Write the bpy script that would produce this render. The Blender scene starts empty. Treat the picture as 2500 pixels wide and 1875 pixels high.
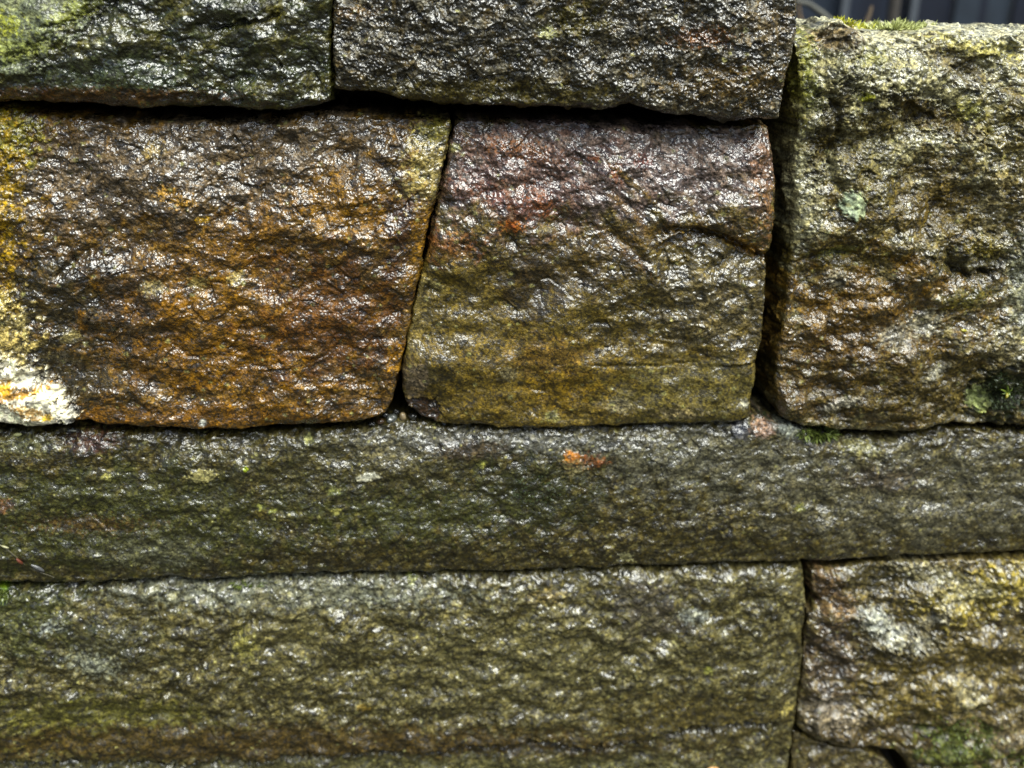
import bpy, math, random
import numpy as np
from mathutils import Vector, Euler
R = math.radians
f32 = np.float32

# ------------------------------------------------------------------ camera
scene = bpy.context.scene
PITCH, YAW, HFOV = R(22), R(5), R(58)
DIST = 0.81                                  # camera to the wall along the axis
WALL_Z = 1.0                                 # height of the framed centre above the ground
cam_d = bpy.data.cameras.new("camera")
cam = bpy.data.objects.new("camera", cam_d)
scene.collection.objects.link(cam)
fwd = Vector((math.sin(YAW) * math.cos(PITCH), math.cos(YAW) * math.cos(PITCH), -math.sin(PITCH)))
CAM = Vector((0, 0, WALL_Z)) - fwd * DIST
cam.location = CAM
cam.rotation_euler = fwd.to_track_quat('-Z', 'Y').to_euler()
cam_d.angle = HFOV
cam_d.clip_start = 0.02
cam_d.clip_end = 500
cam_d.dof.use_dof = True
cam_d.dof.focus_distance = 0.725
cam_d.dof.aperture_fstop = 4.0
cam_d.lens_unit = 'MILLIMETERS'
scene.camera = cam
RGT = fwd.cross(Vector((0, 0, 1))).normalized()
UPV = RGT.cross(fwd).normalized()

# ------------------------------------------------------------------ light
SUN_EL, SUN_AZ = R(60), R(27)               # azimuth from the front normal of the wall, + to the right
world = bpy.data.worlds.new("World")
scene.world = world
world.use_nodes = True
nt = world.node_tree
bg = nt.nodes["Background"]
sky = nt.nodes.new("ShaderNodeTexSky")
sky.sky_type = 'NISHITA'
sky.sun_disc = False
sky.sun_elevation = SUN_EL
sky.sun_rotation = R(180) - SUN_AZ
sky.air_density = 1.0
sky.dust_density = 2.5
sky.ozone_density = 1.0
nt.links.new(sky.outputs[0], bg.inputs[0])
bg.inputs[1].default_value = 0.052
sun_d = bpy.data.lights.new("sun", 'SUN')
sun_d.energy = 3.0
sun_d.angle = R(48)
sun_d.color = (0.97, 1.0, 0.93)
sun = bpy.data.objects.new("sun", sun_d)
scene.collection.objects.link(sun)
sdir = Vector((math.sin(SUN_AZ) * math.cos(SUN_EL), -math.cos(SUN_AZ) * math.cos(SUN_EL), math.sin(SUN_EL)))
sun.rotation_euler = (-sdir).to_track_quat('-Z', 'Y').to_euler()
sun.location = (0, -3, 6)
scene.view_settings.view_transform = 'Standard'
scene.view_settings.look = 'None'
scene.view_settings.gamma = 1
scene.view_settings.exposure = 1.75

# ------------------------------------------------------------------ helpers
def tag(o, label=None, cat=None, group=None, kind=None):
    if label: o["label"] = label
    if cat: o["category"] = cat
    if group: o["group"] = group
    if kind: o["kind"] = kind
    return o

FPX = 1250 / math.tan(HFOV / 2)
def unproj(px, py, y=0.0):
    """photo pixel (2500 x 1875) -> x, z on the vertical plane at depth y"""
    a = (np.asarray(px, dtype=np.float64) - 1250) / FPX
    b = (937.5 - np.asarray(py, dtype=np.float64)) / FPX
    dx = fwd.x + a * RGT.x + b * UPV.x
    dy = fwd.y + a * RGT.y + b * UPV.y
    dz = fwd.z + a * RGT.z + b * UPV.z
    t = (y - CAM.y) / dy
    return CAM.x + dx * t, CAM.z + dz * t
MPP = DIST / FPX                             # metres per photo pixel near the centre

def hash2(ix, iy, seed):
    h = (ix.astype(np.int64) * 374761393 + iy.astype(np.int64) * 668265263 + seed * 1274126177) & 0xffffffff
    h = ((h ^ (h >> 13)) * 1274126177) & 0xffffffff
    h = ((h ^ (h >> 16)) * 2246822519) & 0xffffffff
    return (h ^ (h >> 15)) & 0xffffffff
_ang = np.linspace(0, 2 * np.pi, 256, endpoint=False)
GX, GY = np.cos(_ang).astype(f32), np.sin(_ang).astype(f32)
def gn(x, y, seed=0):
    x = np.asarray(x); y = np.asarray(y)
    ix, iy = np.floor(x).astype(np.int64), np.floor(y).astype(np.int64)
    fx, fy = (x - ix).astype(f32), (y - iy).astype(f32)
    u = fx * fx * fx * (fx * (fx * 6 - 15) + 10)
    v = fy * fy * fy * (fy * (fy * 6 - 15) + 10)
    def g(dx, dy):
        k = (hash2(ix + dx, iy + dy, seed) & 255)
        return GX[k] * (fx - dx) + GY[k] * (fy - dy)
    a = g(0, 0); b = g(1, 0); c = g(0, 1); d = g(1, 1)
    return ((a + (b - a) * u) * (1 - v) + (c + (d - c) * u) * v) * 1.5
def fbm(x, y, seed, octs, gain=0.5, ridge=False):
    s = np.zeros(np.shape(x), f32); a = 1.0; f = 1.0
    for o in range(octs):
        n = gn(x * f + 17.3 * o, y * f - 9.1 * o, seed + o * 7)
        if ridge: n = 0.55 - 1.6 * np.abs(n)
        s += a * n; a *= gain; f *= 2.03
    return s
def facets(x, y, seed, steep=1.0):
    """broken-rock planes: each Voronoi cell is a tilted plane"""
    ix, iy = np.floor(x).astype(np.int64), np.floor(y).astype(np.int64)
    best = np.full(np.shape(x), 9.0, f32); h = np.zeros(np.shape(x), f32)
    for dx in (-1, 0, 1):
        for dy in (-1, 0, 1):
            k = hash2(ix + dx, iy + dy, seed)
            cx = ix + dx + (k & 255) / 255.0
            cy = iy + dy + ((k >> 8) & 255) / 255.0
            ex, ey = (x - cx).astype(f32), (y - cy).astype(f32)
            d = ex * ex + ey * ey
            t = ((k >> 16) & 255) / 255.0 * 2 * np.pi
            m = ((k >> 24) & 255) / 255.0
            pl = (np.cos(t) * ex + np.sin(t) * ey) * (0.3 + 0.9 * m) * steep + (m - 0.5) * 0.35
            sel = d < best
            best = np.where(sel, d, best); h = np.where(sel, pl, h)
    return h.astype(f32)
def cells(x, y, seed, keep=1.1):
    """distance to the nearest scattered point (grains, specks), each with its own size"""
    ix, iy = np.floor(x).astype(np.int64), np.floor(y).astype(np.int64)
    best = np.full(np.shape(x), 2.0, f32)
    for dx in (-1, 0, 1):
        for dy in (-1, 0, 1):
            k = hash2(ix + dx, iy + dy, seed)
            cx = ix + dx + (k & 255) / 255.0
            cy = iy + dy + ((k >> 8) & 255) / 255.0
            d = np.hypot(x - cx, y - cy) * (0.75 + 0.9 * ((k >> 16) & 255) / 255.0)
            best = np.minimum(best, np.where((k >> 24) / 255.0 < keep, d, 2.0))
    return best.astype(f32)
def sst(a, b, x):
    t = np.clip((x - a) / (b - a), 0, 1); return t * t * (3 - 2 * t)

def new_mesh(name, verts, faces_quads, mat, parent=None, smooth=True, attrs=None):
    me = bpy.data.meshes.new(name)
    verts = np.ascontiguousarray(verts, dtype=f32); fq = np.ascontiguousarray(faces_quads, dtype=np.int32)
    me.vertices.add(len(verts)); me.vertices.foreach_set("co", verts.ravel())
    n = fq.shape[1]
    me.loops.add(fq.size); me.loops.foreach_set("vertex_index", fq.ravel())
    me.polygons.add(len(fq)); me.polygons.foreach_set("loop_start", np.arange(0, fq.size, n, dtype=np.int32))
    me.polygons.foreach_set("use_smooth", np.full(len(fq), smooth))
    me.update(calc_edges=True)
    if attrs:
        for k, arr in attrs.items():
            if arr.ndim == 2:
                a = me.attributes.new(k, 'FLOAT_COLOR', 'POINT')
                c = np.ones((len(arr), 4), f32); c[:, :3] = arr
                a.data.foreach_set("color", c.ravel())
            else:
                a = me.attributes.new(k, 'FLOAT', 'POINT'); a.data.foreach_set("value", arr.astype(f32).ravel())
    me.materials.append(mat)
    o = bpy.data.objects.new(name, me)
    scene.collection.objects.link(o)
    if parent: o.parent = parent
    return o

# ------------------------------------------------------------------ materials
def nodes_of(name):
    m = bpy.data.materials.new(name); m.use_nodes = True
    return m, m.node_tree.nodes, m.node_tree.links, m.node_tree.nodes["Principled BSDF"]
def mth(N, L, op, a, b=None, clamp=False):
    n = N.new("ShaderNodeMath"); n.operation = op; n.use_clamp = clamp
    for i, s in enumerate((a, b)):
        if s is None: continue
        if isinstance(s, (int, float)): n.inputs[i].default_value = s
        else: L.new(s, n.inputs[i])
    return n.outputs[0]
def noise(N, L, vec, scale, detail=3, rough=0.6, dist=0.0):
    n = N.new("ShaderNodeTexNoise"); n.inputs["Scale"].default_value = scale
    n.inputs["Detail"].default_value = detail; n.inputs["Roughness"].default_value = rough
    n.inputs["Distortion"].default_value = dist
    L.new(vec, n.inputs["Vector"]); return n.outputs["Fac"]

def stone_material(name, grain=640, bump=0.9, dark=0.06, light=0.88, wet=1.0, micro=1.0):
    m, N, L, P = nodes_of(name)
    tc = N.new("ShaderNodeTexCoord"); V = tc.outputs["Object"]
    at = N.new("ShaderNodeAttribute"); at.attribute_name = "Col"
    gl = N.new("ShaderNodeAttribute"); gl.attribute_name = "gloss"
    n1 = noise(N, L, V, grain * 0.45, 4, 0.7)
    n2 = noise(N, L, V, grain * 1.6, 2, 0.6)
    mixn = mth(N, L, 'ADD', mth(N, L, 'MULTIPLY', n1, 0.65), mth(N, L, 'MULTIPLY', n2, 0.35))
    mr = N.new("ShaderNodeMapRange"); L.new(mixn, mr.inputs[0])
    mr.inputs[1].default_value = 0.38; mr.inputs[2].default_value = 0.64
    mr.inputs[3].default_value = dark; mr.inputs[4].default_value = light
    vm = N.new("ShaderNodeVectorMath"); vm.operation = 'SCALE'
    L.new(at.outputs["Color"], vm.inputs[0]); L.new(mr.outputs[0], vm.inputs["Scale"])
    # mineral grains: sparse pale feldspar, sparse black mica
    vo = N.new("ShaderNodeTexVoronoi"); vo.inputs["Scale"].default_value = grain * 0.8
    L.new(V, vo.inputs["Vector"])
    sep = N.new("ShaderNodeSeparateColor"); L.new(vo.outputs["Color"], sep.inputs[0])
    pale = mth(N, L, 'MULTIPLY', mth(N, L, 'GREATER_THAN', sep.outputs[0], 0.88), 0.55)
    drk = mth(N, L, 'MULTIPLY', mth(N, L, 'LESS_THAN', sep.outputs[1], 0.16), 0.6)
    mx = N.new("ShaderNodeMix"); mx.data_type = 'RGBA'
    L.new(pale, mx.inputs[0]); L.new(vm.outputs[0], mx.inputs[6])
    vs = N.new("ShaderNodeVectorMath"); vs.operation = 'SCALE'; L.new(vm.outputs[0], vs.inputs[0]); vs.inputs["Scale"].default_value = 2.0
    L.new(vs.outputs[0], mx.inputs[7])
    my = N.new("ShaderNodeMix"); my.data_type = 'RGBA'; L.new(drk, my.inputs[0]); L.new(mx.outputs[2], my.inputs[6])
    my.inputs[7].default_value = (0.012, 0.011, 0.008, 1)
    L.new(my.outputs[2], P.inputs["Base Color"])
    # wet film
    rn = noise(N, L, V, 60, 3, 0.6)
    ro = mth(N, L, 'ADD', mth(N, L, 'MULTIPLY', gl.outputs["Fac"], -0.42), mth(N, L, 'ADD', mth(N, L, 'MULTIPLY', rn, 0.25), 0.52), True)
    L.new(ro, P.inputs["Roughness"])
    P.inputs["IOR"].default_value = 1.5
    L.new(mth(N, L, 'MULTIPLY', gl.outputs["Fac"], wet, True), P.inputs["Coat Weight"])
    P.inputs["Coat Roughness"].default_value = 0.20
    P.inputs["Specular IOR Level"].default_value = 0.2
    P.inputs["Coat IOR"].default_value = 1.58
    # grain relief
    vg = N.new("ShaderNodeTexVoronoi"); vg.inputs["Scale"].default_value = grain * 0.85; L.new(V, vg.inputs["Vector"])
    b1 = N.new("ShaderNodeBump"); b1.inputs["Strength"].default_value = bump
    b1.inputs["Distance"].default_value = 0.0009 * micro
    h = mth(N, L, 'ADD', mth(N, L, 'MULTIPLY', vg.outputs['Distance'], -0.55), mth(N, L, 'MULTIPLY', noise(N, L, V, grain * 0.35, 3, 0.6, 0.6), 0.9))
    L.new(h, b1.inputs["Height"])
    L.new(b1.outputs[0], P.inputs["Normal"]); L.new(b1.outputs[0], P.inputs["Coat Normal"])
    return m

def simple_material(name, col0, rough=0.6, var=0.35, scale=80, coat=0.0, bump=0.3, bdist=0.001, spec=0.5):
    m, N, L, P = nodes_of(name)
    tc = N.new("ShaderNodeTexCoord"); V = tc.outputs["Object"]
    n = noise(N, L, V, scale, 4, 0.65)
    mr = N.new("ShaderNodeMapRange"); L.new(n, mr.inputs[0])
    mr.inputs[1].default_value = 0.3; mr.inputs[2].default_value = 0.7
    mr.inputs[3].default_value = 1 - var; mr.inputs[4].default_value = 1 + var
    rgb = N.new("ShaderNodeRGB"); rgb.outputs[0].default_value = (*[c * 0.5 for c in col0], 1)
    vm = N.new("ShaderNodeVectorMath"); vm.operation = 'SCALE'
    L.new(rgb.outputs[0], vm.inputs[0]); L.new(mr.outputs[0], vm.inputs["Scale"])
    L.new(vm.outputs[0], P.inputs["Base Color"])
    P.inputs["Roughness"].default_value = rough
    P.inputs["Specular IOR Level"].default_value = spec
    P.inputs["Coat Weight"].default_value = coat; P.inputs["Coat Roughness"].default_value = 0.1
    b = N.new("ShaderNodeBump"); b.inputs["Strength"].default_value = bump; b.inputs["Distance"].default_value = bdist
    L.new(noise(N, L, V, scale * 3, 3), b.inputs["Height"]); L.new(b.outputs[0], P.inputs["Normal"])
    return m

M_STONE = stone_material("wet_gritstone")
M_SMOOTH = stone_material("wet_gritstone_fine", grain=720, bump=0.7)
M_COARSE = stone_material("wet_gritstone_coarse", grain=420, bump=0.9)
M_LICHEN = stone_material("crust_lichen", grain=420, bump=0.8, dark=0.3, light=0.7, wet=0.4)
M_QUARTZ = stone_material("quartz_crust", grain=300, bump=0.7, dark=0.5, light=0.95)

# ------------------------------------------------------------------ the stone builder
PITCH_PX = 2.1
RINGS = np.cumsum(0.0009 * 1.16 ** np.arange(26)); RINGS = np.concatenate([[0], RINGS])
K = len(RINGS) - 1
SURF = {}; CREST = {}

def resample(pts, n, seed, jit):
    p = np.array(pts, float)
    seg = np.hypot(*np.diff(p, axis=0).T); s = np.concatenate([[0], np.cumsum(seg)])
    t = np.linspace(0, s[-1], n)
    x = np.interp(t, s, p[:, 0]); y = np.interp(t, s, p[:, 1])
    w = max(3, int(14 / PITCH_PX)) | 1
    ker = np.hanning(w + 2)[1:-1]; ker /= ker.sum()
    def sm(a):
        l = 2 * a[0] - a[1:w + 1][::-1]; r = 2 * a[-1] - a[-w - 1:-1][::-1]
        b = np.convolve(np.concatenate([l, a, r]), ker, 'same')[w:-w]
        b[0] = a[0]; b[-1] = a[-1]; return b
    x, y = sm(x), sm(y)
    env = np.minimum(1, np.minimum(t, s[-1] - t) / 20)
    j = (fbm(t / 60, t * 0 + seed * 3.7, seed, 5, 0.6)) * jit * env
    tx = np.gradient(x, t); ty = np.gradient(y, t)
    return x - ty * j, y + tx * j

def coons(top, bottom, left, right, seed, jit):
    W = abs(top[-1][0] - top[0][0]); H = abs(bottom[0][1] - top[0][1])
    nu, nv = int(W / PITCH_PX) + 2, int(max(H, abs(bottom[-1][1] - top[-1][1])) / PITCH_PX) + 2
    left = [top[0]] + list(left) + [bottom[0]]; right = [top[-1]] + list(right) + [bottom[-1]]
    tx, ty = resample(top, nu, seed, jit); bx, by = resample(bottom, nu, seed + 1, jit)
    lx, ly = resample(left, nv, seed + 2, jit); rx, ry = resample(right, nv, seed + 3, jit)
    u = np.linspace(0, 1, nu)[None, :]; v = np.linspace(0, 1, nv)[:, None]
    def mixc(t, b, l, r):
        return ((1 - v) * t[None] + v * b[None] + (1 - u) * l[:, None] + u * r[:, None]
                - ((1 - u) * (1 - v) * t[0] + u * (1 - v) * t[-1] + (1 - u) * v * b[0] + u * v * b[-1]))
    return mixc(tx, bx, lx, rx), mixc(ty, by, ly, ry)

def patch_mask(PX, PY, p, seed):
    cx, cy = p['c']; rx, ry = p['r']; a = R(p.get('rot', 0))
    dx, dy = PX - cx, PY - cy
    x = (dx * math.cos(a) - dy * math.sin(a)) / rx; y = (dx * math.sin(a) + dy * math.cos(a)) / ry
    sel = (np.abs(x) < 2.2) & (np.abs(y) < 2.2)
    m = np.zeros(PX.shape, f32)
    if not sel.any(): return m
    n = p.get('n', 0.6); sc = p.get('sc', max(9, min(rx, ry) * 0.42))
    r = np.hypot(x[sel], y[sel]) + n * fbm(PX[sel] / sc, PY[sel] / sc, seed, 5, 0.66)
    s = p.get('soft', 0.35)
    m[sel] = sst(1 + s, 1 - s, r)
    return m

def stone(name, label, top, bottom, left, right, seed, base, patches=(), cracks=(), ledges=(),
          proud=0.0, bulge=0.006, relief=1.0, aniso=(1.8, 22), edge=(0.004, 0.004, 0.004, 0.004), gloss=0.85,
          jit=2.9, mat=None, macro=1.0, gritty=1.0, tex_sc=0.9, side=1.0, lean=0.0):
    PX, PY = coons(top, bottom, left, right, seed, jit)
    nv, nu = PX.shape
    X, Z = unproj(PX, PY)
    # distances to the four edges, metres
    dl = np.cumsum(np.concatenate([np.zeros((nv, 1)), np.hypot(np.diff(X, axis=1), np.diff(Z, axis=1))], 1), 1)
    dr = dl[:, -1:] - dl
    dt = np.cumsum(np.concatenate([np.zeros((1, nu)), np.hypot(np.diff(X, axis=0), np.diff(Z, axis=0))], 0), 0)
    db = dt[-1:, :] - dt
    # anisotropic grain coordinates in millimetres
    a = R(aniso[1]); st = aniso[0]
    Xm, Zm = X * 1000, Z * 1000
    # rounded, chipped arrises
    dep = np.zeros(PX.shape); dk = []
    for k, (dd, ax) in enumerate(((dt, Xm), (dr, Zm), (db, Xm), (dl, Zm))):
        Rk = edge[k] * (1 + 0.9 * gn(ax / 19, dd * 1000 / 19 + k * 5.5, seed + 40 + k) + 0.45 * gn(ax / 6.3, dd * 1000 / 4.1 + k, seed + 45))
        Rk = np.clip(Rk, 0.0012, None)
        q = np.clip(1 - dd / Rk, 0, 1)
        dk.append(Rk * (1 - np.sqrt(np.clip(1 - q * q, 0, 1)))); dep = np.maximum(dep, dk[-1])
    Xm = (Xm + (dk[1] - dk[3]) * 1000) / tex_sc; Zm = (Zm + (dk[0] - dk[2]) * 1000) / tex_sc   # grain follows the rounded arris
    wx = fbm(Xm / 34, Zm / 34, seed + 50, 3) * 5; wz = fbm(Xm / 34, Zm / 34, seed + 60, 3) * 5
    U = ((Xm + wx) * math.cos(a) + (Zm + wz) * math.sin(a)) / st
    Vv = -(Xm + wx) * math.sin(a) + (Zm + wz) * math.cos(a)
    rel = np.full(PX.shape, relief * tex_sc, f32); gls = np.full(PX.shape, gloss, f32); add = np.zeros(PX.shape, f32)
    # colour
    c0, c1, c2 = [np.array(c, f32) for c in base]
    na = sst(-0.35, 0.45, fbm(U / 22, Vv / 22, seed + 5, 5, 0.6))[..., None]
    nb = sst(0.0, 0.75, fbm(U / 9 + 40, Vv / 9, seed + 9, 5, 0.65))[..., None]
    col = c0 + (c1 - c0) * na; col = col + (c2 - col) * nb * 0.8
    parts = []
    for i, p in enumerate(patches):
        m = patch_mask(PX, PY, p, seed + 100 + i * 11) * p.get('k', 1.0)
        if 'col' in p:
            cc = np.array(p['col'], f32)
            col = col + (cc - col) * m[..., None]
        rel = rel * (1 + (p.get('rel', 1) - 1) * m); gls = gls * (1 + (p.get('gl', 1) - 1) * m)
        add += p.get('h', 0) * 0.001 * m
        if 'part' in p: parts.append((p, m))
    sp = cells(Xm / 13 + 0.10 * gn(Xm / 2, Zm / 2, seed + 19), Zm / 11 + 0.10 * gn(Xm / 2, Zm / 2, seed + 18), seed + 17, 0.16)
    sp = sst(0.20, 0.11, sp)[..., None]
    col = col + (np.array((0.30, 0.29, 0.12), f32) - col) * sp * 0.75
    # the water film is broken: matt olive or brown scabs between the shining ones
    wn = fbm(U / 13 + 7, Vv / 10, seed + 15, 5, 0.62)
    dry = sst(-0.02, 0.36, wn); blk = sst(0.12, 0.6, fbm(U / 7 - 7, Vv / 5.5, seed + 16, 4, 0.65))
    gls = gls * (1 - 0.8 * dry); rel = rel * (1 - 0.35 * dry)
    col = col * (1 - 0.66 * blk[..., None]); col = col * (1 + 0.35 * dry[..., None] * np.array([1.1, 0.95, 0.55], f32))
    lum = col.mean(-1, keepdims=True); col = np.clip(lum + (col - lum) * 1.14, 0.002, 1)
    # relief
    mac = fbm(Xm / 85, Zm / 65, seed + 20, 3, 0.5) * 0.0065 * macro
    fa = facets(Xm / 21 + wx / 40, Zm / 19 + wz / 40, seed + 30) * 0.0028 + fbm(Xm / 27 + 3, Zm / 24, seed + 38, 3) * 0.0036
    fb = facets(U / 8 + 9, Vv / 8, seed + 31) * 0.0002 + fbm(Xm / 5.5, Zm / 5.5, seed + 37, 4, 0.6) * 0.00072
    fc = facets(U / 3.4 - 5, Vv / 3.4, seed + 32) * 0.00018
    fr = fbm(U / 12, Vv / 12, seed + 33, 4, 0.5, True) * 0.00018
    fg = -cells(Xm / 2.9, Zm / 2.7, seed + 34) * 0.00085 + gn(Xm / 1.9, Zm / 1.9, seed + 35) * 0.00036
    fade = sst(0, 0.010, np.minimum(np.minimum(dl, dr), np.minimum(dt, db))) * 0.75 + 0.25
    H = mac * fade + rel * (fa * fade + fb + fc + fr + gritty * fg) + add
    b = np.minimum(1, np.minimum(dl, dr) / 0.05); b = b * (2 - b)
    c = np.minimum(1, np.minimum(dt, db) / 0.045); c = c * (2 - c)
    H = H + bulge * b * c - lean * np.clip(1 - dt / 0.085, 0, 1) ** 2      # the face leans back towards its head
    for cr in cracks:
        pts = np.array(cr['p'], float); w = cr['w']; dmin = np.full(PX.shape, 1e9)
        jx = fbm(PX / 25, PY / 25, seed + 70, 4, 0.6) * cr.get('j', 6)
        for (x0, y0), (x1, y1) in zip(pts[:-1], pts[1:]):
            ex, ey = x1 - x0, y1 - y0; t = np.clip(((PX - x0) * ex + (PY + jx - y0) * ey) / (ex * ex + ey * ey), 0, 1)
            dmin = np.minimum(dmin, np.hypot(PX - x0 - t * ex, PY + jx - y0 - t * ey))
        H = H - cr['d'] * 0.001 * np.exp(-(dmin / w) ** 2)
    for le in ledges:
        pts = np.array(le['p'], float)
        jy = fbm(PX / 30, PY / 30, seed + 80, 4, 0.6) * le.get('j', 8)
        ly = np.interp(PX, pts[:, 0], pts[:, 1]) + jy
        fx = sst(pts[0, 0] - 1, pts[0, 0] + le.get('fx', 60), PX) * (1 - sst(pts[-1, 0] - le.get('fx', 60), pts[-1, 0] + 1, PX))
        dd = PY - ly
        # proud above the line, undercut just below it, easing back over L
        prof = np.where(dd < 0, np.exp(dd / le.get('La', 60)) * 0.5, -0.6 * np.exp(-dd / le.get('L', 60)))
        prof = prof * sst(0, 5, np.abs(dd) + 1.0)
        H = H + le['s'] * 0.001 * prof * fx
    Y = -(proud + H) + dep
    # wrap the sides backwards
    iu = np.arange(-K, nu + K); iv = np.arange(-K, nv + K)
    cu, cv = np.clip(iu, 0, nu - 1), np.clip(iv, 0, nv - 1)
    ru = np.maximum(0, np.maximum(-iu, iu - (nu - 1)))[None, :].repeat(len(iv), 0)
    rv = np.maximum(0, np.maximum(-iv, iv - (nv - 1)))[:, None].repeat(len(iu), 1)
    su = np.where(iu < 0, -1.0, np.where(iu >= nu, 1.0, 0.0))[None, :]
    sv = np.where(iv < 0, 1.0, np.where(iv >= nv, -1.0, 0.0))[:, None]
    G = np.ix_(cv, cu)
    XX, ZZ, YY = X[G].copy(), Z[G].copy(), Y[G].copy()
    D = RINGS[np.maximum(ru, rv)]
    YY += D
    S = np.where(rv > 0, XX, ZZ) * 1000
    ramp = np.minimum(1, D / 0.006)
    dsp = (fbm(S / 26, D * 1000 / 26 + seed, seed + 90, 5, 0.55) * 0.0035 * ramp + facets(S / 6, D * 1000 / 6, seed + 95) * 0.0010 * ramp) * side
    dsp = dsp - np.minimum(D, 0.05) * 0.03
    XX = XX + su * dsp * (ru > 0); ZZ = ZZ + sv * dsp * (rv > 0)
    idx = np.arange(XX.size).reshape(XX.shape)
    q = np.stack([idx[:-1, :-1], idx[1:, :-1], idx[1:, 1:], idx[:-1, 1:]], -1)
    ok = ~((np.maximum(ru[:-1, :-1], ru[1:, 1:]) > 0) & (np.maximum(rv[:-1, :-1], rv[1:, 1:]) > 0))
    pid = np.zeros(ok.shape, int)
    for i, (p, m) in enumerate(parts):
        mm = m[G]; mm = (mm[:-1, :-1] > 0.5) & (ru[:-1, :-1] == 0) & (rv[:-1, :-1] == 0)
        pid[mm] = i + 1
    verts = np.stack([XX, YY, ZZ], -1).reshape(-1, 3)
    C = col[G].reshape(-1, 3); g = (gls[G] * (1 - 0.8 * sst(0.003, 0.012, D))).reshape(-1)
    root = None
    for i in range(len(parts) + 1):
        f = q[ok & (pid == i)].reshape(-1, 4)
        if len(f) == 0: continue
        used, inv = np.unique(f, return_inverse=True)
        inv = inv.reshape(f.shape)
        at = {"Col": np.clip(C[used], 0.002, 1), "gloss": g[used]}
        if i == 0:
            root = new_mesh(name, verts[used], inv, mat or M_STONE, attrs=at)
            tag(root, label, "stone")
        else:
            p = parts[i - 1][0]
            ch = new_mesh(p['part'], verts[used], inv, p.get('mat', M_LICHEN), parent=root, attrs=at)
            if p.get('plabel'): ch["label"] = p['plabel']
    SURF[seed] = (PX, PY, Y)
    CREST[seed] = (PX[0], XX[K - 14:K + 1, K:K + nu], YY[K - 14:K + 1, K:K + nu], ZZ[K - 14:K + 1, K:K + nu])
    return root

def on(seed, px, py, lift=0.0):
    """point of a stone's face seen at a photo pixel"""
    PX, PY, Y = SURF[seed]
    k = np.argmin((PX - px) ** 2 + (PY - py) ** 2)
    y = float(Y.ravel()[k]) - lift
    x, z = unproj(px, py, y)
    return Vector((float(x), y, float(z)))

# palette (linear)
ORANGE = (0.30, 0.115, 0.014); RUST = (0.20, 0.060, 0.012); BROWN = (0.085, 0.045, 0.015); DKBR = (0.032, 0.022, 0.011)
OLIVE = (0.085, 0.078, 0.022); DKOL = (0.028, 0.030, 0.012); GREY = (0.13, 0.128, 0.10); TAN = (0.26, 0.20, 0.095)
YEL = (0.40, 0.30, 0.05); PALE = (0.50, 0.48, 0.33); WHITE = (0.62, 0.60, 0.50); MOSSC = (0.12, 0.14, 0.012)
LICH = (0.42, 0.47, 0.27); LICHY = (0.42, 0.42, 0.14); MAUVE = (0.16, 0.10, 0.095); RED = (0.30, 0.050, 0.018)
LX, RX = -420, 2920

# ------------------------------------------------------------------ the stones
GRP = None
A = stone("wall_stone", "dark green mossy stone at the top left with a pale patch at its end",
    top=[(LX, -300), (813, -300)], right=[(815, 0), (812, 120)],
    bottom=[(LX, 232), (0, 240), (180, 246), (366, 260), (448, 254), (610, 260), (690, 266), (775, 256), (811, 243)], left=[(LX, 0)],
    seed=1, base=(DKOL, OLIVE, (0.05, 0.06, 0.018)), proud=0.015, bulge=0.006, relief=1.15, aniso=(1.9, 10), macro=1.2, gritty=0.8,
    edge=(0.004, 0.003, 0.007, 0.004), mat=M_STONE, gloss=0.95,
    patches=[dict(c=(40, 60), r=(190, 110), rot=20, col=(0.19, 0.21, 0.12), k=0.95, n=0.35, rel=0.22, h=2.5, gl=0.4, soft=0.12),
             dict(c=(10, 60), r=(60, 30), col=(0.36, 0.38, 0.06), k=0.9, n=0.8, gl=0.3),
             dict(c=(60, 120), r=(80, 26), rot=10, col=(0.30, 0.33, 0.08), k=0.7, n=0.9, gl=0.3),
             dict(c=(200, 25), r=(70, 22), rot=30, col=(0.26, 0.28, 0.05), k=0.7, n=0.9),
             dict(c=(600, 200), r=(240, 60), rel=1.3, gl=1.1, n=0.5),
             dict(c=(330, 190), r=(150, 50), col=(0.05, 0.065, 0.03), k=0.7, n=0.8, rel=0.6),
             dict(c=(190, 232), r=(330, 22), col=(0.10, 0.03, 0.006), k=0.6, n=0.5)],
    cracks=[dict(p=[(20, 150), (110, 118), (160, 70), (240, 40), (300, 2)], w=9, d=2.6, j=22), dict(p=[(500, 62), (590, 50), (690, 30)], w=13, d=3.5),
            dict(p=[(-100, 165), (90, 150)], w=8, d=2)],
    ledges=[dict(p=[(520, 66), (590, 52), (700, 30)], s=7, L=50, La=40, fx=20), dict(p=[(360, 232), (470, 222), (560, 236)], s=4, L=30, fx=30)])

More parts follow.
